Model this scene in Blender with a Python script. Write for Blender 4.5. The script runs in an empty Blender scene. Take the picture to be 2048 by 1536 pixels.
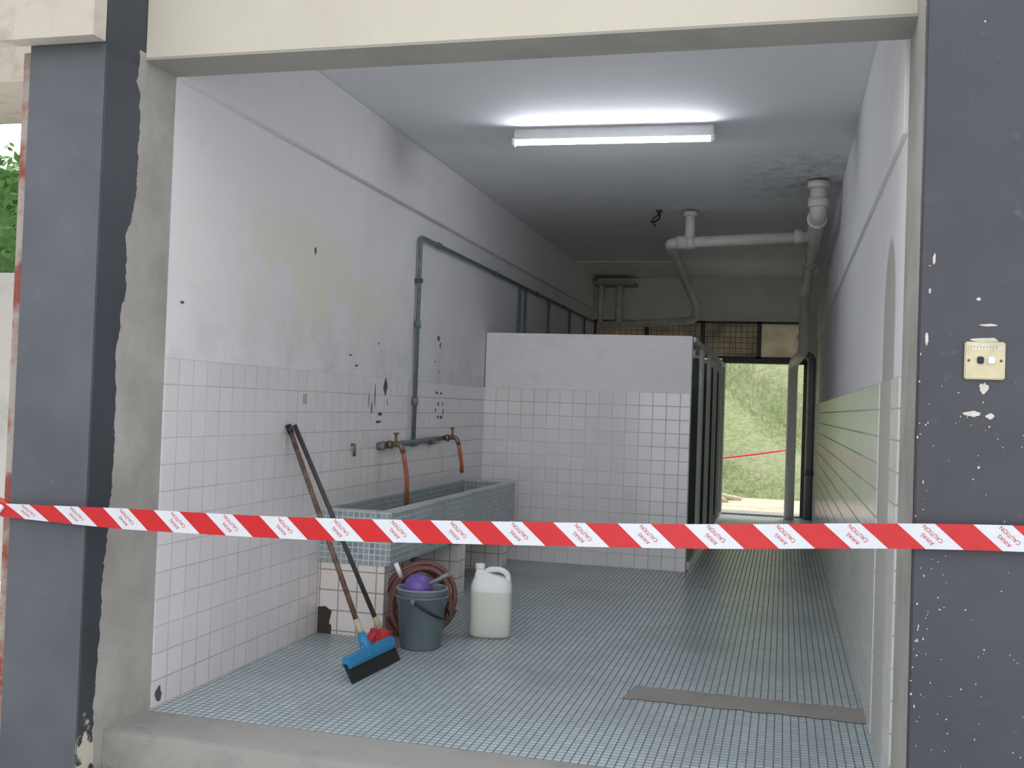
import bpy, bmesh, math, random
import numpy as np
from mathutils import Vector, Matrix
random.seed(7)
S=bpy.context.scene
try:
    S.view_settings.view_transform='Standard'; S.view_settings.look='None'
except Exception: pass
XL,XR,YB,YF,ZL,YP,XP,ZP,ZC=-2.577,.402,3.936,3.71,2.718,8.837,-.762,1.985,3.158
YC=3.46; YE=14.2

# ---------------- node helpers ----------------
class NT:
    def __init__(s,name):
        s.mat=bpy.data.materials.new(name); s.mat.use_nodes=True
        s.n=s.mat.node_tree.nodes; s.l=s.mat.node_tree.links
        s.b=s.n['Principled BSDF']
        s.geo=s.n.new('ShaderNodeNewGeometry')
        sp=s.n.new('ShaderNodeSeparateXYZ'); s.l.new(s.geo.outputs['Position'],sp.inputs[0]); s.p=[sp.outputs[i] for i in range(3)]
        sn=s.n.new('ShaderNodeSeparateXYZ'); s.l.new(s.geo.outputs['Normal'],sn.inputs[0]); s.nn=[sn.outputs[i] for i in range(3)]
    def set(s,sock,v):
        if isinstance(v,bpy.types.NodeSocket): s.l.new(v,sock)
        else:
            if isinstance(v,(tuple,list)) and len(v)==3 and sock.type=='RGBA': v=(*v,1)
            sock.default_value=v
    def m(s,op,a,b=0.0,c=0.0,clamp=False):
        x=s.n.new('ShaderNodeMath'); x.operation=op; x.use_clamp=clamp
        s.set(x.inputs[0],a); s.set(x.inputs[1],b); s.set(x.inputs[2],c); return x.outputs[0]
    def mix(s,f,a,b,mode='MIX'):
        x=s.n.new('ShaderNodeMix'); x.data_type='RGBA'; x.blend_type=mode
        s.set(x.inputs[0],f); s.set(x.inputs[6],a); s.set(x.inputs[7],b); return x.outputs[2]
    def noise(s,scale,detail=4,rough=.55,vec=None,dist=0.0):
        x=s.n.new('ShaderNodeTexNoise'); x.inputs['Scale'].default_value=scale; x.inputs['Detail'].default_value=detail
        x.inputs['Roughness'].default_value=rough; x.inputs['Distortion'].default_value=dist
        s.l.new(vec if vec is not None else s.geo.outputs['Position'],x.inputs['Vector']); return x.outputs['Fac']
    def ramp(s,v,lo,hi,a=0.0,b=1.0):
        x=s.n.new('ShaderNodeMapRange'); x.clamp=True
        s.set(x.inputs[0],v); s.set(x.inputs[1],lo); s.set(x.inputs[2],hi); s.set(x.inputs[3],a); s.set(x.inputs[4],b); return x.outputs[0]
    def comb(s,x,y,z):
        c=s.n.new('ShaderNodeCombineXYZ'); s.set(c.inputs[0],x); s.set(c.inputs[1],y); s.set(c.inputs[2],z); return c.outputs[0]
    def col(s,c): s.set(s.b.inputs['Base Color'],c)
    def rough(s,r): s.set(s.b.inputs['Roughness'],r)
    def bump(s,h,strength=.3,dist=.01):
        x=s.n.new('ShaderNodeBump'); x.inputs['Strength'].default_value=strength; x.inputs['Distance'].default_value=dist
        s.l.new(h,x.inputs['Height']); s.l.new(x.outputs[0],s.b.inputs['Normal'])

def plain(name,col,rough=.5,metal=0,var=.12,scale=30,**kw):
    t=NT(name); n=t.noise(scale)
    d=tuple(c*(1-var*1.6) for c in col); l=tuple(min(1,c*(1+var)) for c in col)
    t.col(t.mix(t.ramp(n,.3,.7),d,l)); t.rough(rough); t.b.inputs['Metallic'].default_value=metal
    for k,v in kw.items(): t.b.inputs[k].default_value=v
    return t.mat
def translucent(mat,f):
    nt=mat.node_tree; b=nt.nodes['Principled BSDF']; out=[n for n in nt.nodes if n.type=='OUTPUT_MATERIAL'][0]
    tr=nt.nodes.new('ShaderNodeBsdfTranslucent'); mx=nt.nodes.new('ShaderNodeMixShader'); mx.inputs[0].default_value=f
    src=b.inputs['Base Color'].links[0].from_socket; nt.links.new(src,tr.inputs[0])
    nt.links.new(b.outputs[0],mx.inputs[1]); nt.links.new(tr.outputs[0],mx.inputs[2]); nt.links.new(mx.outputs[0],out.inputs[0]); return mat

def paint(name,col,stain,scale=1.2,amt=.5,lo=.5,hi=.75,rough=.8,bump=.25,extra=None):
    t=NT(name)
    a=t.noise(scale,8,.65); b=t.noise(scale*9,6,.6); c=t.noise(70,3)
    base=t.mix(t.m('MULTIPLY',t.ramp(a,lo,hi),amt),col,stain)
    base=t.mix(t.m('MULTIPLY',t.ramp(b,.62,.75),amt*.5),base,stain)
    base=t.mix(t.ramp(t.noise(.7,2),.3,.7,0,.10),base,tuple(x*.7 for x in col))
    if extra: base=extra(t,base)
    t.col(base); t.rough(rough)
    t.bump(t.m('ADD',t.m('MULTIPLY',c,.5),b),bump,.006)
    return t.mat

def tiles(name,pitch,gap,col,col2,grout,rough=.2,offs=(0,0,0),dirt=.3,dirtcol=(.2,.18,.15),bump=.4,dscale=1.5,extra=None,dlo=.5,zdirt=False,spec=.5):
    t=NT(name); ds=[];cells=[]
    for i in range(3):
        st=t.m('GREATER_THAN',t.m('ABSOLUTE',t.nn[i]),.5)
        u=t.m('DIVIDE',t.m('ADD',t.p[i],offs[i]+50*pitch),pitch)
        d=t.m('MULTIPLY',t.m('PINGPONG',u,.5),pitch)
        ds.append(t.m('ADD',d,t.m('MULTIPLY',st,10)))
        cells.append(t.m('MULTIPLY',t.m('FLOOR',u),t.m('SUBTRACT',1,st)))
    d=t.m('MINIMUM',ds[0],t.m('MINIMUM',ds[1],ds[2]))
    mask=t.ramp(d,gap/2,gap/2+pitch*.03)
    wn=t.n.new('ShaderNodeTexWhiteNoise'); wn.noise_dimensions='3D'; t.l.new(t.comb(*cells),wn.inputs[0])
    c=t.mix(wn.outputs['Value'],col,col2)
    n=t.noise(dscale,7,.6)
    gm=t.mix(t.ramp(n,.35,.65),grout,tuple(x*.7 for x in grout))
    c=t.mix(mask,gm,c)
    c=t.mix(t.m('MULTIPLY',t.ramp(n,dlo,dlo+.25),dirt),c,dirtcol)
    if zdirt:
        zz=t.ramp(t.m('ADD',t.p[2],t.m('MULTIPLY',t.noise(6),.35)),.1,.5,.45,0)
        c=t.mix(t.m('MULTIPLY',zz,t.m('SUBTRACT',1.15,t.m('MULTIPLY',mask,.9))),c,(.30,.22,.16))
    if extra: c=extra(t,c)
    t.col(c)
    r=t.m('ADD',t.m('MULTIPLY',t.m('SUBTRACT',1,mask),.6),t.m('ADD',rough,t.m('MULTIPLY',t.noise(5),.1)))
    t.rough(r); t.b.inputs['Specular IOR Level'].default_value=spec
    h=t.m('ADD',mask,t.m('MULTIPLY',wn.outputs['Value'],.25))
    t.bump(h,bump,.003)
    return t.mat

# ---------------- mesh helpers ----------------
def obj(name,me,mat=None,smooth=False):
    o=bpy.data.objects.new(name,me); S.collection.objects.link(o)
    if mat: me.materials.append(mat)
    if smooth:
        for p in me.polygons: p.use_smooth=True
    return o
def box(name,x0,x1,y0,y1,z0,z1,mat,bev=0.0):
    bm=bmesh.new(); bmesh.ops.create_cube(bm,size=1)
    bmesh.ops.scale(bm,vec=(abs(x1-x0),abs(y1-y0),abs(z1-z0)),verts=bm.verts)
    if bev: bmesh.ops.bevel(bm,geom=bm.edges[:],offset=bev,segments=2,affect='EDGES')
    me=bpy.data.meshes.new(name); bm.to_mesh(me); bm.free()
    o=obj(name,me,mat); o.location=((x0+x1)/2,(y0+y1)/2,(z0+z1)/2); return o
def group(name,parts,loc=(0,0,0)):
    e=bpy.data.objects.new(name,None); e.empty_display_size=.1; S.collection.objects.link(e); e.location=loc
    inv=Matrix.Translation(-Vector(loc))
    for p in parts:
        p.parent=e; p.matrix_parent_inverse=inv
    return e
def attach(child,par):
    child.parent=par; child.matrix_parent_inverse=Matrix.Translation(-par.location)
def fillet(pts,r,n=6):
    P=[Vector(p) for p in pts]; out=[P[0]]
    for i in range(1,len(P)-1):
        a,b,c=P[i-1],P[i],P[i+1]; u=(a-b); v=(c-b); rr=min(r,u.length*.45,v.length*.45)
        s=b+u.normalized()*rr; e=b+v.normalized()*rr
        for k in range(n+1):
            f=k/n; out.append((1-f)**2*s+2*f*(1-f)*b+f*f*e)
    out.append(P[-1]); return out
def tube(name,pts,r,mat,fr=0.0,closed=False,seg=12,radii=None,flat=1.0):
    P=fillet(pts,fr) if fr else [Vector(p) for p in pts]
    n=len(P); bm=bmesh.new(); rings=[]
    T=[]
    for i in range(n):
        if closed: t=P[(i+1)%n]-P[i-1]
        elif i==0: t=P[1]-P[0]
        elif i==n-1: t=P[-1]-P[-2]
        else: t=(P[i+1]-P[i]).normalized()+(P[i]-P[i-1]).normalized()
        T.append(t.normalized())
    up=Vector((0,0,1)) if abs(T[0].z)<.9 else Vector((1,0,0))
    nrm=(up-T[0]*up.dot(T[0])).normalized()
    for i in range(n):
        nrm=(nrm-T[i]*nrm.dot(T[i]))
        nrm.normalize(); bn=T[i].cross(nrm)
        rr=radii[i] if radii else r
        rings.append([bm.verts.new(P[i]+nrm*math.cos(2*math.pi*k/seg)*rr+bn*math.sin(2*math.pi*k/seg)*rr*flat) for k in range(seg)])
    for i in range(n if closed else n-1):
        a=rings[i]; b=rings[(i+1)%n]
        for k in range(seg): bm.faces.new((a[k],a[(k+1)%seg],b[(k+1)%seg],b[k]))
    if not closed:
        bm.faces.new(rings[0][::-1]); bm.faces.new(rings[-1])
    bmesh.ops.recalc_face_normals(bm,faces=bm.faces[:])
    me=bpy.data.meshes.new(name); bm.to_mesh(me); bm.free()
    o=obj(name,me,mat)
    for p in me.polygons: p.use_smooth=len(p.vertices)==4
    return o
def lathe(name,prof,loc,mat,seg=40,rot=None):
    bm=bmesh.new(); rings=[]
    for r,z in prof:
        if r<1e-5: rings.append([bm.verts.new((0,0,z))])
        else: rings.append([bm.verts.new((r*math.cos(2*math.pi*k/seg),r*math.sin(2*math.pi*k/seg),z)) for k in range(seg)])
    for a,b in zip(rings,rings[1:]):
        for k in range(seg):
            k2=(k+1)%seg
            if len(a)==1 and len(b)==1: continue
            if len(a)==1: bm.faces.new((a[0],b[k],b[k2]))
            elif len(b)==1: bm.faces.new((a[k],a[k2],b[0]))
            else: bm.faces.new((a[k],a[k2],b[k2],b[k]))
    bmesh.ops.recalc_face_normals(bm,faces=bm.faces[:])
    me=bpy.data.meshes.new(name); bm.to_mesh(me); bm.free()
    o=obj(name,me,mat,True); o.location=loc
    if rot: o.rotation_euler=rot
    return o
def loft(name,secs,mat,ex=4,seg=48,loc=(0,0,0),rz=0):
    bm=bmesh.new(); rings=[]
    for z,rx,ry,cx in secs:
        ring=[]
        for k in range(seg):
            a=2*math.pi*k/seg; c,s=math.cos(a),math.sin(a)
            ring.append(bm.verts.new((cx+rx*math.copysign(abs(c)**(2/ex),c),ry*math.copysign(abs(s)**(2/ex),s),z)))
        rings.append(ring)
    for a,b in zip(rings,rings[1:]):
        for k in range(seg): bm.faces.new((a[k],a[(k+1)%seg],b[(k+1)%seg],b[k]))
    bm.faces.new(rings[0][::-1]); bm.faces.new(rings[-1])
    bmesh.ops.recalc_face_normals(bm,faces=bm.faces[:])
    me=bpy.data.meshes.new(name); bm.to_mesh(me); bm.free()
    o=obj(name,me,mat,True); o.location=loc; o.rotation_euler=(0,0,rz); return o
def polys(name,plist,mat):
    bm=bmesh.new()
    for pl in plist:
        vs=[bm.verts.new(p) for p in pl]; bm.faces.new(vs)
    me=bpy.data.meshes.new(name); bm.to_mesh(me); bm.free(); return obj(name,me,mat)

# ---------------- materials ----------------
def yellow(t,base):
    dy=t.m('DIVIDE',t.m('SUBTRACT',t.p[1],5.4),1.5); dz=t.m('DIVIDE',t.m('SUBTRACT',t.p[2],2.0),.42)
    r=t.m('ADD',t.m('MULTIPLY',dy,dy),t.m('MULTIPLY',dz,dz))
    k=t.m('MULTIPLY',t.ramp(r,.2,1.1,1,0),t.ramp(t.noise(2.2,5),.42,.54))
    base=t.mix(t.m('MULTIPLY',k,.65),base,(.74,.73,.56))
    k2=t.ramp(t.noise(5.5,9,.7,dist=1.0),.67,.72)
    base=t.mix(t.m('MULTIPLY',k2,.3),base,(.38,.37,.36))
    k3=t.m('MULTIPLY',t.ramp(t.p[2],1.5,2.0,.4,0),t.ramp(t.noise(4,7,.7),.43,.63))
    return t.mix(k3,base,(.48,.47,.45))
M_wallL=paint('wall_paint_white',(.77,.76,.77),(.57,.56,.56),1.0,.45,extra=yellow)
def patchR(t,base):
    n=t.m('MULTIPLY',t.m('SUBTRACT',t.noise(7,4),.5),.12)
    dy=t.m('DIVIDE',t.m('SUBTRACT',t.p[1],4.45),.24); dz=t.m('DIVIDE',t.m('SUBTRACT',t.p[2],1.72),.36)
    r=t.m('ADD',t.m('ADD',t.m('MULTIPLY',dy,dy),t.m('MULTIPLY',t.m('MAXIMUM',dz,0),t.m('MAXIMUM',dz,0))),n)
    return t.mix(t.ramp(r,.85,1.05,1,0),base,(.46,.44,.41))
M_wallR=paint('wall_paint_right',(.82,.81,.82),(.60,.59,.58),1.0,.4,extra=patchR)
def ceilx(t,base):
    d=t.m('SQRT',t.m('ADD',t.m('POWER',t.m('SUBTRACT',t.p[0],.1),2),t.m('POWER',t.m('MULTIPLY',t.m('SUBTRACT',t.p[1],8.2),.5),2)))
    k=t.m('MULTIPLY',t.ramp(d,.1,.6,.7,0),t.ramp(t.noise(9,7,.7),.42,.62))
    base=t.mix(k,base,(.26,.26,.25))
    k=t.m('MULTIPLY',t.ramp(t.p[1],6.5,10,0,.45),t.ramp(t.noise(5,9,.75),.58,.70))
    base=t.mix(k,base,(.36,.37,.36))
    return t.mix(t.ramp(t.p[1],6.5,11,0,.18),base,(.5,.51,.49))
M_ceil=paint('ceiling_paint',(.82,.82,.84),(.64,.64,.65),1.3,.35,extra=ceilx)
M_ceil2=paint('ceiling_paint_far',(.80,.79,.73),(.5,.48,.42),2,.5)
M_far=paint('far_wall_paint',(.74,.72,.64),(.5,.48,.41),2,.6)
M_part=paint('partition_paint',(.90,.89,.88),(.62,.59,.54),2.2,.5)
M_cream=paint('cream_paint',(.57,.53,.44),(.43,.39,.32),1.5,.35)
M_creamd=paint('weathered_cream_paint',(.42,.37,.31),(.22,.19,.17),4,.8)
M_conc=paint('raw_cement',(.38,.365,.335),(.27,.26,.24),2.5,.7)
M_concd=paint('step_cement',(.35,.335,.31),(.19,.18,.17),2.5,.8)
TPCH=.1154
M_tileL=tiles('white_wall_tiles',TPCH,.0026,(.74,.705,.71),(.78,.75,.755),(.63,.58,.57),.18,offs=(.027,0,0),dirt=.15,dirtcol=(.62,.55,.51),zdirt=True,bump=.2)
M_tileP=tiles('white_partition_tiles',TPCH,.003,(.85,.82,.82),(.90,.87,.87),(.70,.67,.66),.06,offs=(.038,0,0),dirt=.10,dirtcol=(.65,.58,.53),bump=.3,spec=1.0)
M_tileR=tiles('right_wall_tiles',TPCH,.0035,(.80,.79,.78),(.85,.84,.83),(.58,.55,.52),.14,offs=(0,.06,0),dirt=.15,dirtcol=(.6,.55,.5),bump=.1,spec=.4)
M_leg=tiles('leg_tiles',TPCH,.004,(.80,.76,.73),(.84,.81,.78),(.48,.36,.29),.2,offs=(.02,-.035,-.02),dirt=.3,dirtcol=(.5,.38,.30),dlo=.45)
def floorx(t,c):
    n=t.noise(1.1,6,.6)
    return t.mix(t.m('MULTIPLY',t.ramp(n,.47,.68),.42),c,(.20,.22,.22))
M_floor=tiles('floor_mosaic',.034,.0042,(.40,.51,.54),(.54,.62,.64),(.16,.155,.15),.26,dirt=.35,dirtcol=(.30,.30,.29),dscale=3,extra=floorx,bump=.2)
M_trough=tiles('trough_mosaic',.034,.0055,(.20,.29,.305),(.33,.41,.425),(.66,.67,.65),.25,offs=(.015,0,.005),dirt=.15,dirtcol=(.3,.3,.28),bump=.2)
M_rim=tiles('trough_rim_mosaic',.034,.005,(.38,.44,.44),(.50,.55,.54),(.70,.70,.66),.25,offs=(.015,0,.005),dirt=.15,dirtcol=(.3,.3,.28),bump=.2)

def slate(name,right=False):
    t=NT(name)
    n=t.noise(2.0,8,.6); n2=t.noise(14,6,.7); n3=t.noise(45,3,.5)
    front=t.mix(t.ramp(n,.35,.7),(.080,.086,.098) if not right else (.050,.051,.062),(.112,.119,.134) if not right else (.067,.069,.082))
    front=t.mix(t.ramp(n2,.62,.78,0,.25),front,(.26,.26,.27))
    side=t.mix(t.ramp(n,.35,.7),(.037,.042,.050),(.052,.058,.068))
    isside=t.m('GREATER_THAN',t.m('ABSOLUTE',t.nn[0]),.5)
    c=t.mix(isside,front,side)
    t1=t.ramp(t.noise(26,2,.5),.74 if right else .80,.75 if right else .81)
    c=t.mix(t1,c,(.58,.56,.52))
    if not right:
        low=t.m('MULTIPLY',t.ramp(t.m('ADD',t.p[2],t.m('MULTIPLY',t.noise(9,6,.6),.5)),.22,.25,1,0),t.ramp(t.noise(12,5),.42,.46))
        low=t.m('MULTIPLY',low,isside)
        c=t.mix(low,c,(.56,.52,.42))
        bx=t.ramp(t.p[2],0,2.7,3.545,3.70)
    else: bx=3.50
    wob=t.m('ADD',t.m('MULTIPLY',t.m('SUBTRACT',t.noise(1.6,3,.5),.5),.16 if not right else .03),t.m('MULTIPLY',t.m('SUBTRACT',t.noise(12,6,.6),.5),.06 if not right else .03))
    mask=t.m('MULTIPLY',isside,t.m('MULTIPLY',t.m('GREATER_THAN',t.m('ADD',t.p[1],wob),bx),t.m('LESS_THAN',t.p[2],2.74 if not right else 9)))
    conc=t.mix(t.ramp(t.noise(3,7,.6),.35,.65),(.30,.285,.26),(.42,.40,.365))
    c=t.mix(mask,c,conc)
    t.col(c); t.rough(t.m('ADD',.55,t.m('MULTIPLY',mask,.35))); t.bump(t.m('ADD',n2,t.m('MULTIPLY',n3,.4)),.3,.005)
    return t.mat
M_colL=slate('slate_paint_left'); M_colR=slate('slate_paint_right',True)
M_white=plain('white_enamel',(.85,.85,.87),.35,var=.03)
M_pipe=paint('painted_drain_pipe',(.68,.67,.62),(.38,.37,.33),4,.75,rough=.6,bump=.15)
M_pipeg=plain('grey_green_pipe',(.15,.19,.19),.45,var=.2)
M_post=paint('post_paint_green_grey',(.82,.85,.78),(.60,.62,.55),4,.5)
M_doorshade=paint('stall_door_shade',(.10,.115,.09),(.06,.07,.055),4,.5)  # dark door colour stands in for the shade between the stall posts
M_dark=plain('dark_frame',(.09,.085,.08),.6)
M_bar=plain('grille_bar',(.13,.11,.09),.6)
M_brass=plain('tarnished_brass',(.22,.18,.13),.4,.7)
M_hoseo=plain('orange_hose',(.50,.15,.08),.45)
M_hoseb=plain('brown_hose',(.17,.07,.06),.4)
M_bucket=plain('grey_bucket_plastic',(.14,.18,.195),.4,var=.08,scale=8)
M_bucket2=plain('pale_grey_plastic',(.24,.28,.31),.4,var=.08)
M_purple=plain('purple_plastic',(.16,.09,.38),.35,var=.05)
M_black=plain('black_rubber',(.012,.014,.016),.45)
M_blue=plain('blue_plastic',(.03,.24,.48),.4,var=.06)
M_wood=plain('wood_handle',(.17,.10,.07),.55,var=.35,scale=20)
M_woodd=plain('dark_wood_handle',(.06,.055,.055),.5,var=.3)
M_tan=plain('pale_tan',(.50,.42,.28),.6)
M_redb=plain('red_bristles',(.60,.035,.05),.6,var=.3,scale=200)
M_switch=plain('aged_ivory_plastic',(.62,.55,.36),.4,var=.06)
M_red=plain('tape_red',(.58,.02,.025),.35,var=.04)
M_twhite=plain('tape_white',(.70,.72,.76),.35,var=.03)

# ---------------- shell ----------------
box('floor',XL-.02,XR+.02,3.90,YE+.2,-.3,0,M_floor)
box('trim_1',XL-.005,XR+.01,3.62,3.90,-.3,.004,M_concd,.006)
box('ground_path',-12,8,-14,3.62,-.5,-.3,paint('ground_concrete',(.47,.47,.46),(.3,.3,.29),.8,.6))
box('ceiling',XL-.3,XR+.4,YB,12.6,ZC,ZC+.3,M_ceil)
box('trim_2',XL-.3,XR+.4,12.6,YE+.3,ZC-.01,ZC+.3,M_ceil2)
wl=box('wall_left',XL-.35,XL,YB,YE+.2,-.3,ZC+.3,M_wallL)
box('wall_right',XR,XR+.4,YB,YE+.2,-.3,ZC+.3,M_wallR)
box('trim_3',XL-.02,XL+.035,YB,YE,2.70,ZC,M_wallL,.004)
box('trim_4',XR-.016,XR+.02,YB,YE,2.37,ZC,M_wallR,.003)
box('baseboard_left',XL-.01,XL+.008,YB,YE,0,1.5,M_tileL)
group('baseboard_right',[box('tiles_near',XR-.008,XR+.01,YB,4.22,0,1.5,M_tileR),
  box('cement_strip',XR-.004,XR+.01,4.22,4.72,0,1.5,paint('cement_fill',(.56,.54,.50),(.46,.44,.40),3,.5,rough=.45)),
  box('tiles_far',XR-.008,XR+.01,4.72,YE,0,1.5,M_tileR)],(XR,9,0))
bm=bmesh.new(); vs=[]
N=26
for i in range(N+1):
    f=i/N; vs.append((-.69+f*1.08,4.86+random.uniform(-.012,.012),0))
for i in range(N,-1,-1):
    f=i/N; vs.append((-.66+f*1.05,5.10+random.uniform(-.012,.012),0))
top=[bm.verts.new((x,y,.003)) for x,y,_ in vs]; bm.faces.new(top)
me=bpy.data.meshes.new('floor_cement_patch'); bm.to_mesh(me); bm.free(); obj('floor_cement_patch',me,paint('patch_cement',(.30,.285,.26),(.2,.19,.17),4,.7))

box('lintel_beam',XL,XR,YF,YB,ZL,4.4,M_cream,.003)
box('trim_5',XL,XR,YF+.004,YB+.002,ZL-.006,ZL+.02,M_conc)
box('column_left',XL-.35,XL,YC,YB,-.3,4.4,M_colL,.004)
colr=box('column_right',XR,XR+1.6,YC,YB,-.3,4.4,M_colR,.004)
box('side_beam',-6.5,XL-.003,3.38,3.455,2.70,4.4,paint('stained_cream',(.54,.49,.42),(.28,.24,.22),5,.8))
bm=bmesh.new()
for k in range(5):
    c=Vector((XL+.07+.09*k,3.54,-.225+random.uniform(0,.05)-.02*k))
    g=bmesh.ops.create_cube(bm,size=1)
    for v in g['verts']: v.co=c+Vector((v.co.x*.09,v.co.y*.12,v.co.z*.15))+Vector([random.uniform(-.012,.012) for _ in range(3)])
me=bpy.data.meshes.new('broken_kerb'); bm.to_mesh(me); bm.free(); obj('broken_kerb',me,M_concd)

# partition wall + open stalls
box('wall_partition',XL+.009,XP,YP+.008,YP+.11,0,ZP,M_part,.003)
box('wall_partition_tiles',XL+.009,XP-.002,YP,YP+.009,0,1.5,M_tileP)
parts=[]
ys=[8.95,9.95,10.95,11.95,12.95,13.75]
for i,y in enumerate(ys):
    if i: parts.append(box('divider_%d'%i,XL+.06,XP-.06,y-.05,y+.05,0,1.93,M_part))
for i in range(5):
    a=ys[i]; b=ys[i+1]
    if i: parts.append(box('post_a%d'%i,XP-.015,XP+.016,a+.06,a+.11,0,1.94,M_post,.003))
    parts.append(box('post_b%d'%i,XP-.015,XP+.016,b-.11,b-.05,0,1.94,M_post,.003))
    parts.append(box('stall_door_%d'%i,XP-.62,XP-.02,b-.085,b-.06,.10,1.85,M_doorshade,.002))
parts.append(box('top_rail',XP-.03,XP+.018,8.96,13.77,1.94,1.985,M_post,.003))
parts.append(box('kerb',XP-.08,XP+.02,8.96,13.75,0,.07,M_tileP))
group('toilet_stalls',parts,(XP,11.4,0))

Y0,Y1=YE,YE+.15
box('wall_back',XL,XR,Y0,Y1,2.58,ZC,M_far)
box('wall_back_left',XL,-.80,Y0,Y1,0,2.06,M_far)
box('wall_back_right',.27,XR,Y0,Y1,0,2.58,M_far)
box('door_sill',-.80,.27,Y0-.02,Y1+.2,-.02,.02,M_concd)
group('door_1',[box('jamb_l',-.82,-.775,Y0-.02,Y1,0,2.04,M_dark),box('jamb_r',.24,.28,Y0-.02,Y1,0,2.04,M_dark),
  box('head',-.82,.28,Y0-.02,Y1,2.02,2.08,M_dark)],(-.27,Y0,0))
M_screen=translucent(plain('brown_board',(.40,.36,.30),.7,var=.2,scale=4),.45)
M_frost=translucent(plain('frosted_panel',(.60,.56,.47),.6,var=.15,scale=3),.45)
def grille(name,x0,x1,z0,z1,grid=True,back=M_screen):
    ps=[box('frame_b',x0,x1,Y0+.0,Y0+.05,z0,z0+.03,M_dark),box('frame_t',x0,x1,Y0,Y0+.05,z1-.03,z1,M_dark),
        box('frame_l',x0,x0+.03,Y0,Y0+.05,z0,z1,M_dark),box('frame_r',x1-.03,x1,Y0,Y0+.05,z0,z1,M_dark),
        box('pane',x0,x1,Y0+.12,Y0+.123,z0+.03,z1,back)]
    if grid:
        x=x0+.06
        while x<x1-.03: ps.append(box('bar_v',x,x+.006,Y0+.03,Y0+.036,z0,z1,M_bar)); x+=.075
        z=z0+.06
        while z<z1-.03: ps.append(box('bar_h',x0,x1,Y0+.03,Y0+.036,z,z+.006,M_bar)); z+=.075
    group(name,ps,((x0+x1)/2,Y0,z0))
grille('window_1',-.345,.27,2.08,2.58,False,M_frost)
grille('window_2',-1.09,-.345,2.08,2.58)
grille('window_3',-1.85,-1.09,2.08,2.58)
grille('window_4',XL,-1.85,2.08,2.58)

# ---------------- lamp ----------------
t=NT('tube_glow'); t.b.inputs['Emission Color'].default_value=(.88,.92,1,1); t.b.inputs['Emission Strength'].default_value=66; t.col((.9,.9,.95))
M_tube=t.mat
lx0,lx1,ly=-1.76,-.475,6.58
ps=[box('batten',lx0,lx1,ly-.03,ly+.05,ZC-.075,ZC-.001,M_white,.006),
    box('reflector',lx0+.01,lx1-.01,ly-.06,ly+.07,ZC-.082,ZC-.075,M_white),
    box('cap_l',lx0-.006,lx0+.018,ly-.065,ly-.01,ZC-.122,ZC-.07,M_white,.006),
    box('cap_r',lx1-.018,lx1+.006,ly-.065,ly-.01,ZC-.122,ZC-.07,M_white,.006),
    tube('fluorescent_tube',[(lx0+.018,ly-.045,ZC-.103),(lx1-.018,ly-.045,ZC-.103)],.014,M_tube)]
e=group('fluorescent_batten_light',ps,((lx0+lx1)/2,ly,ZC)); e.rotation_euler=(0,0,.035)

group('ceiling_wire_stub',[tube('wire_a',[(-1.14,9.37,ZC-.01),(-1.13,9.36,3.08),(-1.17,9.35,3.05),(-1.21,9.33,3.04)],.008,M_black,.03),
 tube('wire_b',[(-1.14,9.37,ZC-.01),(-1.15,9.36,3.10),(-1.20,9.35,3.08),(-1.17,9.33,3.00)],.006,M_black,.03),
 lathe('rose',[(0,0),(.03,.0),(.03,.019),(0,.019)],(-1.14,9.37,ZC-.02),M_dark)],(-1.14,9.37,ZC))

# ---------------- drain pipes ----------------
R=.062
def collar(p,d,r=.078,l=.07,mat=M_pipe,n='collar'):
    p=Vector(p); d=Vector(d).normalized(); return tube(n,[p-d*l/2,p+d*l/2],r,mat,seg=18)
px=.21; ZQ=ZC-.012
ps=[tube('main',[(px,8.25,ZQ),(px,8.25,2.90),(px,13.2,2.86),(px,13.2,2.12),(.10,13.95,2.02),(.10,13.95,0)],R,M_pipe,.14,seg=18),
 collar((px,8.25,3.115),(0,0,1),.085,.05),collar((px,8.25,2.98),(0,0,1)),collar((px,8.5,2.9),(0,1,0)),collar((px,13.0,2.86),(0,1,0)),collar((px,13.2,2.3),(0,0,1)),
 collar((px,10.6,2.88),(0,1,0)),
 tube('branch',[(px,9.32,2.90),(-1.04,9.40,2.86),(-1.17,13.95,2.76),(-1.17,13.95,2.56),(-2.45,13.95,2.48)],.05,M_pipe,.10,seg=16),
 collar((.08,9.33,2.90),(1,0,0),.062),collar((-.85,9.39,2.865),(1,0,0),.062),collar((-.92,9.39,2.865),(1,0,0),.06,.12),
 tube('riser',[(-.86,9.39,2.87),(-.86,9.39,ZQ)],.045,M_pipe),collar((-.86,9.39,3.12),(0,0,1),.065,.04),
 tube('riser2',[(-2.2,13.95,2.50),(-2.2,13.95,3.02)],.05,M_pipe),
 tube('riser3',[(-2.45,13.95,2.48),(-2.45,13.95,3.02)],.04,M_pipe),
 box('pad',-2.53,-1.98,13.80,14.18,3.02,3.06,M_conc)]
group('drain_pipes',ps,(px,9,ZC))
group('vertical_vent_pipe',[tube('pipe',[(.17,14.05,2.16),(.335,14.05,2.12),(.335,14.05,0)],.05,plain('dark_grey_pvc',(.17,.18,.18),.5),.08,seg=16),collar((.335,14.05,.6),(0,0,1),.058,.06,M_dark)],(.335,14.05,0))

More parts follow.
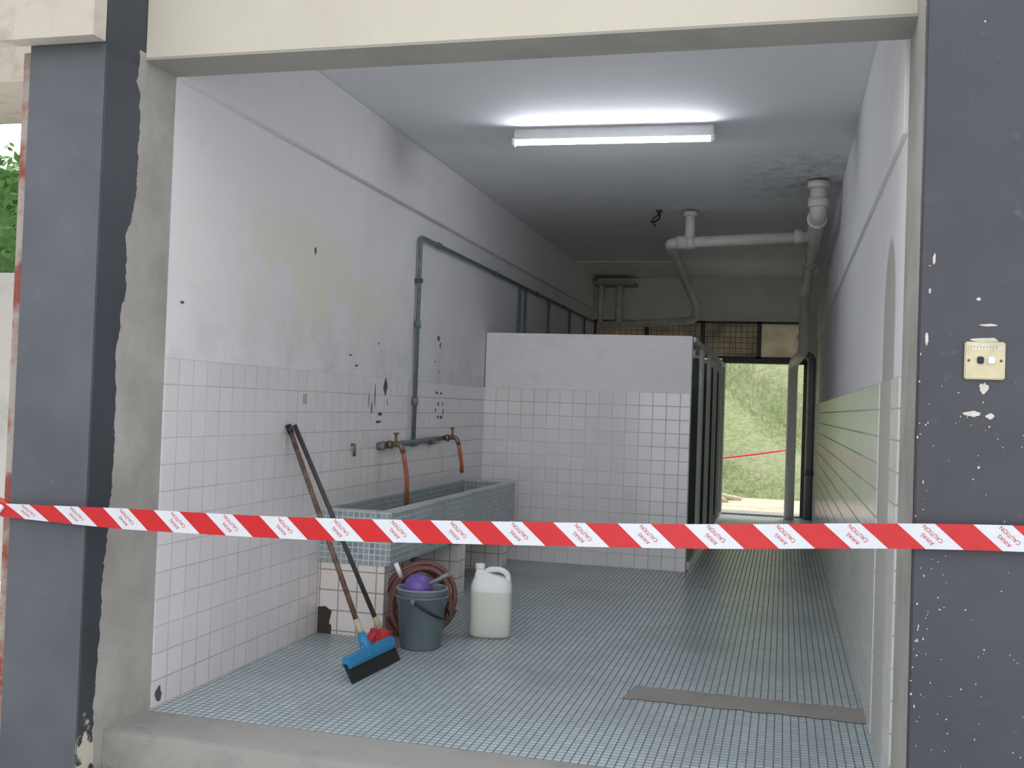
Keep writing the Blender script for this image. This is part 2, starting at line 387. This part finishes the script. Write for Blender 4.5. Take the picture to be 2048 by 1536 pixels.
# ---------------- water pipes & taps ----------------
wx=XL+.03
ps=[tube('feed',[(wx,14.0,2.53),(wx,7.0,2.53),(wx,7.0,1.06)],.015,M_pipeg,.04)]
for y in (9.91,10.14,11.2,12.36,13.33): ps.append(tube('drop',[(wx,y,2.53),(wx,y,1.6)],.014,M_pipeg))
for y in (7.4,9.0,10.6,12.0): ps.append(collar((wx,y,2.53),(0,1,0),.022,.05,M_pipeg,'coupling'))
for z in (1.9,1.35): ps.append(collar((wx,7.0,z),(0,0,1),.023,.05,M_pipeg,'coupling'))
ps.append(tube('tap_rail',[(wx,6.38,1.05),(wx,7.68,1.075)],.018,M_pipeg))
for y in (6.45,7.0,7.4): ps.append(collar((wx,y,1.055),(0,1,0),.026,.06,M_pipeg,'coupling'))
ps.append(tube('elbow_stub',[(XL,6.38,1.05),(wx+.03,6.38,1.05)],.026,M_pipeg)); ps.append(box('clip',XL,XL+.05,6.98,7.02,2.2,2.23,M_dark))
ps.append(tube('bracket',[(XL,5.95,1.07),(XL+.03,5.95,1.07),(XL+.03,5.95,1.0)],.010,M_brass))
group('water_pipe',ps,(wx,7,1))
def tap(y,z,hl):
    x=wx+.02
    p=[tube('body',[(x,y,z),(x+.10,y,z+.005),(x+.125,y,z-.05)],.017,M_brass,.02),
       collar((x+.03,y,z),(1,0,0),.026,.03,M_brass,'nut'),
       tube('stem',[(x+.07,y,z),(x+.07,y,z+.07)],.010,M_brass),
       tube('handle',[(x+.07,y-.035,z+.075),(x+.07,y+.035,z+.075)],.008,M_brass),
       tube('hose',[(x+.122,y,z-.04),(x+.135,y-.0,z-.10),(x+.14,y+.04,z-.2),(x+.13,y+.08,z-hl)],.015,M_hoseo,.08)]
    group('water_tap',p,(x,y,z))
tap(6.42,1.06,.40); tap(7.62,1.08,.26)

# ---------------- wash trough ----------------
tx=-2.13; ty0,ty1=5.54,8.35; tz0,tz1=.41,.715; w=.085
M_in=plain('trough_inside',(.30,.24,.19),.5,var=.2,scale=6)
rz=tz1-.012
ps=[box('side_front',tx-w,tx,ty0,ty1,tz0,rz,M_trough),box('end_near',XL+.009,tx-w,ty0,ty0+w,tz0,rz,M_trough),box('end_far',XL+.009,tx-w,ty1-w,ty1,tz0,rz,M_trough),
 box('rim_side',tx-w-.002,tx+.002,ty0-.002,ty1+.002,rz,tz1,M_rim,.004),box('rim_near',XL+.009,tx-w,ty0-.002,ty0+w+.002,rz,tz1,M_rim,.004),box('rim_far',XL+.009,tx-w,ty1-w,ty1,rz,tz1,M_rim,.004),
 box('bottom',XL+.009,tx-w,ty0+w,ty1-w,tz0,tz0+.06,M_in),box('back',XL+.009,XL+.03,ty0+w,ty1-w,tz0+.06,tz1,M_trough),
 box('leg_1',XL+.009,tx-.035,ty0+.01,ty0+.22,0,tz0,M_leg),box('leg_2',XL+.009,tx-.02,6.9,7.06,0,tz0,M_leg),box('leg_3',XL+.009,tx-.05,8.19,8.34,0,tz0,M_leg),
 tube('drain',[(-2.26,6.3,tz0),(-2.26,6.3,0)],.02,M_pipeg)]
ps.append(polys('broken_corner',[[(XL+.012,ty0+.008,.0),(XL+.10,ty0+.008,.0),(XL+.10,ty0+.008,.05),(XL+.085,ty0+.008,.06),(XL+.10,ty0+.008,.13),(XL+.06,ty0+.008,.155),(XL+.012,ty0+.008,.15)]],plain('hole_dark',(.06,.045,.035),.9)))
group('wash_trough',ps,(-2.35,6.9,0))

# ---------------- buckets, dipper ----------------
bx,by=-1.90,5.45
def bucket_prof(r0,r1,h,t=.004):
    return [(0,0),(r0-.008,0),(r0,.008),(r0+(r1-r0)*.82,h*.82),(r0+(r1-r0)*.82+.006,h*.83),(r1+.003,h-.012),(r1+.010,h-.010),(r1+.010,h),(r1-.002,h),(r1-t,h-.01),(r0-t,.012),(0,.012)]
ps=[lathe('outer',bucket_prof(.112,.137,.29),(bx,by,0),M_bucket),lathe('inner',bucket_prof(.108,.133,.29),(bx,by,.04),M_bucket2)]
hp=[]
for k in range(25):
    a=math.pi*k/24
    hp.append((bx+.146*math.cos(a-math.pi*.50),by+.146*math.sin(a-math.pi*.50),.27-.10*math.sin(a)))
hp=[(x+ (0.012*math.sin(math.pi*i/24)),y,z) for i,(x,y,z) in enumerate(hp)]
ps.append(tube('handle',hp,.007,M_black))
for q_ in (hp[0],hp[-1]): ps.append(lathe('ear',[(0,-.018),(.014,-.018),(.014,.018),(0,.018)],q_,M_bucket))
group('bucket',ps,(bx,by,0))
dz=.285
ps=[lathe('bowl',[(.078,0),(.082,.002),(.080,.02),(.07,.05),(.052,.072),(.025,.083),(0,.085)],(bx-.02,by-.01,dz+.03),M_purple,rot=(.25,.1,0)),
    tube('handle',[(bx+.04,by-.02,dz+.065),(bx+.10,by-.03,dz+.095),(bx+.165,by-.04,dz+.135)],.012,M_bucket2,.03,flat=1.6)]
group('water_dipper',ps,(bx,by,dz))
a0=Vector((-1.985,5.665,.21)); u=Vector((.93,.36,0)).normalized(); v=Vector((0.0,.10,1)).normalized(); nrm=u.cross(v)
pts=[]
for k in range(6*28):
    a=2*math.pi*k/28; lp=k/28
    rr=.155+.03*math.sin(lp*2.3)+.012*math.sin(a*1.7)+.006*lp
    p=a0+u*math.cos(a)*rr*.98+v*(math.sin(a)*rr*1.05)+nrm*(.05-.022*lp)+u*.012*math.sin(lp*3)
    p.z=max(p.z,.02); pts.append(p)
ps=[tube('coil',pts,.016,M_hoseb,seg=10),
    tube('nozzle',[(-2.05,5.52,.36),(-2.075,5.49,.44)],.013,M_white)]
group('garden_hose',ps,(-2.02,5.6,0))

# ---------------- jerrycan ----------------
t=NT('jerrycan_plastic')
jz=t.p[2]
c=t.mix(t.ramp(jz,.262,.268),(.69,.72,.64),(.86,.87,.86)); t.col(c); t.rough(.35); t.b.inputs['Subsurface Weight'].default_value=.3; t.b.inputs['Subsurface Radius'].default_value=(.03,.03,.03)
M_jug=t.mat
jx,jy=-1.62,5.87
ps=[loft('body',[(0,.100,.068,0),(.004,.112,.078,0),(.02,.120,.085,0),(.10,.121,.086,0),(.27,.121,.086,0),(.30,.118,.083,0),(.325,.105,.070,-.004),(.345,.085,.052,-.015),(.36,.055,.036,-.045),(.37,.03,.028,-.066),(.382,.024,.024,-.07),(.392,.024,.024,-.07)],M_jug,3.4,loc=(jx,jy,0),rz=.2)]
def J(x,y,z):
    c_,s_=math.cos(.2),math.sin(.2); return (jx+x*c_-y*s_,jy+x*s_+y*c_,z)
ps.append(tube('handle',[J(-.045,0,.355),J(-.02,0,.385),J(.05,0,.388),J(.092,0,.365),J(.102,0,.29)],.017,M_jug,.04,flat=1.2))
c0=J(-.07,0,.388); ps.append(lathe('cap',[(0,0),(.028,0),(.029,.004),(.028,.026),(.024,.03),(0,.03)],c0,M_white))
group('jerrycan',ps,(jx,jy,0))

# ---------------- squeegee & broom ----------------
A=Vector((-1.99,4.62,0)); B=Vector((-1.95,5.14,0)); mid=(A+B)/2; d=(B-A).normalized(); s=Vector((d.y,-d.x,0))
def bar(name,A,B,prof,mat):
    bm=bmesh.new(); ra=[bm.verts.new(A+s*p[0]+Vector((0,0,p[1]))) for p in prof]; rb=[bm.verts.new(B+s*p[0]+Vector((0,0,p[1]))) for p in prof]
    n=len(prof)
    for k in range(n): bm.faces.new((ra[k],ra[(k+1)%n],rb[(k+1)%n],rb[k]))
    bm.faces.new(ra[::-1]); bm.faces.new(rb); bmesh.ops.recalc_face_normals(bm,faces=bm.faces[:])
    me=bpy.data.meshes.new(name); bm.to_mesh(me); bm.free(); return obj(name,me,mat)
wallpt=Vector((XL+.03,5.06,1.19)); foot=mid+Vector((-.012,0,.10)); hd=(wallpt-foot).normalized()
ps=[bar('rubber',A,B,[(.045,0),(.055,0),(.012,.085),(-.004,.085)],M_black),
    bar('head_channel',A+d*.01,B-d*.005,[(.028,.065),(.034,.070),(.014,.115),(-.012,.118),(-.018,.07)],M_blue),
    bar('head_ridge',A+d*.02,B-d*.02,[(.036,.082),(.036,.09),(.008,.092),(.008,.082)],M_blue),
    tube('socket',[foot-hd*.02,foot+hd*.09],.022,M_blue,radii=[.032,.02]),
    tube('ferrule',[foot+hd*.08,foot+hd*.16],.017,M_tan),
    tube('handle',[foot+hd*.15,wallpt],.0135,M_wood),
    tube('grip',[wallpt-hd*.035,wallpt+hd*.01],.017,M_black)]
for kk in (-1,1): ps.append(tube('brace',[mid+d*.07*kk+Vector((-.002,0,.105)),foot+hd*.05],.009,M_blue))
group('floor_squeegee',ps,mid)
bp=Vector((-2.05,5.22,.13)); wp=Vector((XL+.03,5.125,1.20)); hd=(wp-bp).normalized()
ps=[tube('handle',[bp+hd*.02,wp],.0125,M_woodd),tube('ferrule',[bp,bp+hd*.07],.016,M_tan),tube('block',[bp-Vector((.05,.0,.015)),bp+Vector((.05,.01,-.02))],.018,M_redb)]
bm=bmesh.new()
for k in range(900):
    f=random.random(); base=bp+Vector((-.05+.10*f,random.uniform(-.02,.02)+.01*f,-.01)); tip=Vector((base.x+random.uniform(-.02,.02)+(f-.5)*.07,base.y+random.uniform(-.04,.03),.002+random.random()**2*.05))
    o_=Vector((.0025,0,0)); bm.faces.new([bm.verts.new(base-o_),bm.verts.new(base+o_),bm.verts.new(tip+o_),bm.verts.new(tip-o_)])
me=bpy.data.meshes.new('bristles'); bm.to_mesh(me); bm.free(); ps.append(obj('bristles',me,M_redb))
group('broom',ps,(-2.05,5.22,0))

# ---------------- marks on left wall ----------------
M_mark=plain('dark_mark',(.10,.10,.11),.7,var=.3)
def blob(y,z,ry,rz,n=12,x=XL+.0095):
    return [(x,y+ry*math.cos(2*math.pi*k/n)*random.uniform(.55,1),z+rz*math.sin(2*math.pi*k/n)*random.uniform(.55,1)) for k in range(n)]
pl=[blob(6.48,1.44,.04,.075),blob(6.30,1.38,.010,.10),blob(6.25,1.30,.01,.05),blob(6.40,1.26,.05,.015),blob(6.37,1.21,.06,.012),blob(6.52,1.34,.008,.03),blob(6.2,1.35,.006,.06),
 blob(7.54,1.425,.03,.012),blob(7.64,1.42,.03,.012),blob(7.58,1.34,.02,.022),blob(7.68,1.34,.015,.022),blob(7.58,1.24,.03,.016),blob(7.66,1.235,.04,.018),blob(7.52,1.29,.02,.018),blob(7.70,1.28,.012,.03),
 blob(3.98,.05,.03,.045)]
for (y,z,a,b) in [(7.56,1.84,.035,.03),(7.6,1.79,.025,.03),(7.5,1.66,.02,.01),(6.35,1.72,.02,.01),(5.36,2.18,.014,.03),(7.6,1.58,.015,.012),(4.05,1.75,.02,.008),(5.9,1.62,.04,.006),(6.0,1.56,.03,.01)]:
    pl.append(blob(y,z,a,b,x=XL+.001))
attach(polys('wall_marks',pl,M_mark),wl)
attach(box('wall_sticker',XL+.008,XL+.0095,5.26,5.31,1.315,1.37,plain('olive_sticker',(.42,.43,.32),.7)),wl)

# ---------------- light switch ----------------
sx,sz=.592,1.535; yf=YC
ps=[box('plate',sx-.058,sx+.058,yf-.012,yf,sz-.058,sz+.058,M_switch,.004),
 box('label',sx-.048,sx+.048,yf-.0128,yf-.011,sz+.032,sz+.052,plain('paper_tag',(.66,.62,.50),.8)),
 box('rocker_black',sx-.022,sx-.003,yf-.018,yf-.01,sz-.010,sz+.012,M_black,.003),
 box('rocker_white',sx+.008,sx+.028,yf-.018,yf-.01,sz-.010,sz+.012,M_white,.003),
 lathe('screw',[(0,0),(.004,0),(.004,.002),(0,.002)],(sx-.046,yf-.012,sz),M_dark,12,(math.pi/2,0,0)),lathe('screw2',[(0,0),(.004,0),(.004,.002),(0,.002)],(sx+.046,yf-.012,sz),M_dark,12,(math.pi/2,0,0))]
sc=[]
for k in range(9):
    x=sx-.042+k*.009
    sc.append([(x,yf-.0131,sz+.036),(x+.001,yf-.0131,sz+.036),(x+.004,yf-.0131,sz+.046),(x+.003,yf-.0131,sz+.046)])
ps.append(polys('handwriting',sc,M_black))
group('light_switch',ps,(sx,yf,sz))
def fblob(x,z,rx,rz,n=14): return [(x+rx*math.cos(-2*math.pi*k/n)*random.uniform(.6,1),yf-.0012,z+rz*math.sin(-2*math.pi*k/n)*random.uniform(.5,1)) for k in range(n)]
M_chip=plain('exposed_plaster',(.62,.59,.52),.8,var=.1)
chips=[fblob(sx,sz+.064,.045,.010),fblob(sx,sz-.085,.016,.024),fblob(sx-.03,sz-.165,.03,.012),fblob(sx+.02,sz-.17,.014,.012),fblob(sx+.01,sz+.11,.035,.005),fblob(sx,sz-.52,.02,.012),fblob(sx-.02,sz+.19,.008,.006),fblob(.44,1.85,.006,.02),fblob(.425,1.6,.006,.025),fblob(.43,1.75,.004,.012)]
for k in range(90): chips.append(fblob(random.uniform(.405,.75),random.uniform(.2,1.5),random.uniform(.001,.0035),random.uniform(.001,.004),7))
for k in range(30): chips.append(fblob(random.uniform(.405,.44),random.uniform(.2,2.0),random.uniform(.001,.004),random.uniform(.002,.008),7))
attach(polys('paint_chips',chips,M_chip),colr)

# ---------------- caution tape ----------------
TP=[(-3.00,.868),(-2.94,.870),(-2.51,.866),(-1.66,.876),(-.92,.910),(-.25,.941),(.41,.990),(.71,1.000),(1.6,1.02)]
xs=np.array([p[0] for p in TP]); zs=np.array([p[1] for p in TP])
def surf(sv,tv,off=0.0):
    x=sv; z=float(np.mean([np.interp(x+dx,xs,zs) for dx in (-.25,-.12,0,.12,.25)]))
    tw=.18*math.sin(x*2.1)+.12*math.sin(x*5.3)+ (.9*max(0,(-2.3-x)/.7) if x<-2.3 else 0)
    wdt=.079*(1-.35*max(0,min(1,(-2.4-x)/.6)))
    tw*=.25
    h=tv*wdt
    yy=min(3.432-h*math.sin(tw),3.452)
    return Vector((x,yy-off,z+h*math.cos(tw)))
period=.218; slant=.085
def tape_mesh(name,phase0,phase1,mat,xa=-2.985,xb=1.5):
    bm=bmesh.new(); k=math.floor((xa-.3)/period)
    while k*period<xb+.3:
        for seg in range(6):
            a=k*period+phase0*period+(phase1-phase0)*period*seg/6; b=k*period+phase0*period+(phase1-phase0)*period*(seg+1)/6
            for r_ in range(4):
                t0=-.5+r_/4; t1=t0+.25
                q_=[]
                for (sv,tv) in ((a-slant*t0,t0),(b-slant*t0,t0),(b-slant*t1,t1),(a-slant*t1,t1)):
                    sv=min(max(sv,xa),xb); q_.append(surf(sv,tv))
                if (q_[0]-q_[1]).length<1e-6 and (q_[2]-q_[3]).length<1e-6: continue
                bm.faces.new([bm.verts.new(p) for p in q_])
        k+=1
    bmesh.ops.remove_doubles(bm,verts=bm.verts[:],dist=1e-5)
    me=bpy.data.meshes.new(name); bm.to_mesh(me); bm.free(); return obj(name,me,mat,True)
ph=.30
ps=[tape_mesh('red_bands',ph,ph+.5,M_red),tape_mesh('white_bands',ph+.5,ph+1,M_twhite)]
def text_mesh(txt,size):
    cu=bpy.data.curves.new('t','FONT'); cu.body=txt; cu.size=size; cu.align_x='CENTER'; cu.align_y='CENTER'
    o=bpy.data.objects.new('t',cu); S.collection.objects.link(o); dg=bpy.context.evaluated_depsgraph_get(); dg.update()
    me=bpy.data.meshes.new_from_object(o.evaluated_get(dg)); bpy.data.objects.remove(o)
    vs=[v.co.copy() for v in me.vertices]; fs=[list(p.vertices) for p in me.polygons]; bpy.data.meshes.remove(me); return vs,fs
t1=text_mesh('AWAS',.0175); t2=text_mesh('CAUTION',.0175)
bm=bmesh.new(); ang=math.atan2(.077,-slant)
dx_,dz_=math.cos(ang),math.sin(ang)
k=-15
while k*period<1.7:
    c=k*period+(ph+.75)*period
    if -2.95<c<1.45:
        for (vs,fs),o_ in ((t1,.011),(t2,-.011)):
            bv=[]
            for p in vs:
                X=p.x*.95; Y=p.y+o_
                a=c+X*dx_-Y*dz_; h=X*dz_+Y*dx_
                bv.append(bm.verts.new(surf(a,h/.077,.0008)))
            for f in fs:
                try: bm.faces.new([bv[i] for i in f])
                except ValueError: pass
    k+=1
me=bpy.data.meshes.new('lettering'); bm.to_mesh(me); bm.free(); ps.append(obj('lettering',me,M_red))
ps.append(tube('knot',[(-3.02,3.44,.86),(-2.99,3.425,.88),(-2.955,3.425,.86),(-2.94,3.44,.885)],.012,M_twhite,.01,flat=2))
group('caution_tape',ps,(0,3.43,.95))

# ---------------- outside left ----------------
M_rust=paint('rusty_red_paint',(.28,.07,.05),(.40,.36,.32),3,1.0,.45,.55)
group('rusty_post',[box('post',-2.99,-2.935,3.50,3.55,-.3,2.69,M_rust,.003),tube('band',[(-3.0,3.52,.84),(-3.0,3.49,.9),(-2.93,3.49,.87)],.012,M_red)],(-2.96,3.52,-.3))
M_leaf=NT('leaves'); n=M_leaf.noise(8); M_leaf.col(M_leaf.mix(M_leaf.ramp(n,.3,.7),(.05,.16,.03),(.16,.36,.08))); M_leaf.rough(.5); M_leaf=M_leaf.mat
bm=bmesh.new()
for k in range(5000):
    c=Vector((random.uniform(-9.8,-5.2),random.uniform(8.95,10.0),random.uniform(2.3,3.85))); L=random.uniform(.04,.08)
    a=Vector((random.gauss(0,1),random.gauss(0,1),random.gauss(0,1))).normalized(); b=a.orthogonal().normalized()
    bm.faces.new([bm.verts.new(c-a*L),bm.verts.new(c+b*L*.45),bm.verts.new(c+a*L),bm.verts.new(c-b*L*.45)])
bmesh.ops.create_cube(bm,size=1,matrix=Matrix.Translation((-7.5,9.6,1.6))@Matrix.Diagonal((4.6,.7,4.1,1)))
me=bpy.data.meshes.new('hedge'); bm.to_mesh(me); bm.free(); obj('hedge',me,M_leaf)
group('neighbour_building',[box('retaining_wall',-14,-4.8,8.4,8.8,-.5,2.45,paint('old_concrete',(.40,.38,.35),(.22,.22,.19),2,.8)),
 box('eave',-14,-4.8,7.4,8.6,3.95,5.2,M_creamd),box('pier',-5.1,-4.8,8.4,8.6,2.45,3.95,M_creamd)],(-9.4,8.4,-.5))

# ---------------- outside back ----------------
t=NT('grass_slope'); a=t.noise(1.6,8,.7); b=t.noise(14,6,.7); c=t.mix(t.ramp(b,.35,.65),(.19,.24,.10),(.33,.38,.18)); c=t.mix(t.ramp(a,.48,.66,0,.7),c,(.42,.38,.25))
t.col(c); t.rough(.9); t.bump(b,.8,.05); M_grass=t.mat
bm=bmesh.new(); nx,ny=60,70; G=[]
for j in range(ny+1):
    row=[]
    for i in range(nx+1):
        x=-9+i*.25; y=18.6+j*.16; z=-.12+(j*.16)*.62+ .05*math.sin(x*2.1+j*.3)*min(1,j/6)+random.uniform(-.02,.02)
        if j==0: z=-.14
        row.append(bm.verts.new((x,y,z)))
    G.append(row)
for j in range(ny):
    for i in range(nx): bm.faces.new((G[j][i],G[j][i+1],G[j+1][i+1],G[j+1][i]))
me=bpy.data.meshes.new('turf'); bm.to_mesh(me); bm.free(); turf=obj('turf',me,M_grass,True)
t=NT('grass_blades'); c=t.mix(t.ramp(t.noise(1.6,8,.7),.45,.62),(.31,.38,.18),(.48,.46,.30)); c=t.mix(t.ramp(t.noise(30),.4,.6,0,.6),c,(.40,.46,.25)); t.col(c); t.rough(.7); M_bl=t.mat
bm=bmesh.new()
for k in range(22000):
    x=random.uniform(-2.6,1.2); yy=random.uniform(0.05,5.5); h=random.uniform(.03,.08)
    z=-.12+yy*.62; p=Vector((x,18.6+yy,z-.02)); tip=p+Vector((random.uniform(-.04,.04),random.uniform(-.05,.01),h)); a=random.uniform(0,3.1); o_=Vector((math.cos(a),math.sin(a),0))*.008
    bm.faces.new([bm.verts.new(p-o_),bm.verts.new(p+o_),bm.verts.new(tip)])
me=bpy.data.meshes.new('tufts'); bm.to_mesh(me); bm.free(); group('grass_slope',[turf,obj('tufts',me,M_bl)],(-1.5,20,0))
box('ground_back',-10,8,YE+.2,18.6,-.5,-.12,paint('sandy_ground',(.52,.45,.34),(.30,.27,.18),1.5,.7))
box('drain_kerb',-6,5,14.9,15.1,-.12,-.02,M_concd)
ps=[tube('strand_a',[(-1.6,17.2,.58),(-.9,17.2,.62),(-.2,17.2,.74),(.1,17.2,.80)],.014,M_red,.2,flat=2.5),tube('strand_b',[(-1.6,17.2,.54),(-.9,17.22,.60),(-.3,17.2,.70),(.1,17.2,.78)],.010,M_twhite,.2,flat=2)]
ps+=[box('stake_l',-1.62,-1.58,17.18,17.22,-.12,.75,M_wood),box('stake_r',.08,.12,17.18,17.22,-.12,.95,M_wood)]
group('barrier_tape',ps,(-.7,17.2,0))
ps=[tube('root_%d'%k,[(-1.15,18.0,-.04),(-1.15+math.cos(k)*.25,18.0-abs(math.sin(k))*.3,-.07),(-1.15+math.cos(k)*.5,18.0-abs(math.sin(k))*.7,-.11)],.05,M_tan,.1) for k in range(6)]
group('tree_roots',ps,(-1.15,18.0,-.12))

# ---------------- outside front ----------------
box('unseen_reflection_block',-16,-3.9,-11,-7,-.3,5.0,paint('reflection_block_dark',(.16,.16,.15),(.08,.08,.08),1,.6))  # unseen dark block added behind the camera to darken the partition tile reflection
box('unseen_reflection_ground',-12,-2.9,-6.8,.5,-.3,-.27,plain('reflection_ground_dark',(.07,.11,.04),.9,var=.4,scale=3))  # unseen dark ground, added so the left tiles mirror something darker

# ---------------- lights ----------------
w=bpy.data.worlds.new('World'); S.world=w; w.use_nodes=True
n=w.node_tree.nodes; l=w.node_tree.links; bg=n['Background']
tc=n.new('ShaderNodeTexCoord'); sp=n.new('ShaderNodeSeparateXYZ'); l.new(tc.outputs['Generated'],sp.inputs[0])
cr=n.new('ShaderNodeValToRGB'); l.new(sp.outputs[2],cr.inputs[0]); cr.color_ramp.elements[0].color=(.97,.97,.985,1); cr.color_ramp.elements[1].color=(.86,.91,1,1)
l.new(cr.outputs[0],bg.inputs[0]); bg.inputs[1].default_value=1.85
sd=bpy.data.lights.new('sun','SUN'); sd.energy=2.3; sd.angle=.2; sd.color=(1,.97,.91)
so=bpy.data.objects.new('sun',sd); S.collection.objects.link(so)
dirv=Vector((-.15,-.38,-1)); so.rotation_euler=dirv.to_track_quat('-Z','Y').to_euler()

# ---------------- camera ----------------
yaw,pit,rol=.2565,.0207,.0353
f=Vector((-math.sin(yaw)*math.cos(pit),math.cos(yaw)*math.cos(pit),math.sin(pit))); r=Vector((math.cos(yaw),math.sin(yaw),0)); u=r.cross(f)
r2=r*math.cos(rol)+u*math.sin(rol); u2=-r*math.sin(rol)+u*math.cos(rol)
cd=bpy.data.cameras.new('camera'); cam=bpy.data.objects.new('camera',cd); S.collection.objects.link(cam)
cd.sensor_width=36; cd.lens=2078.42/2048*36; cd.clip_end=200
cam.matrix_world=Matrix(((r2.x,u2.x,-f.x,0),(r2.y,u2.y,-f.y,0),(r2.z,u2.z,-f.z,1.3461),(0,0,0,1)))
S.camera=cam
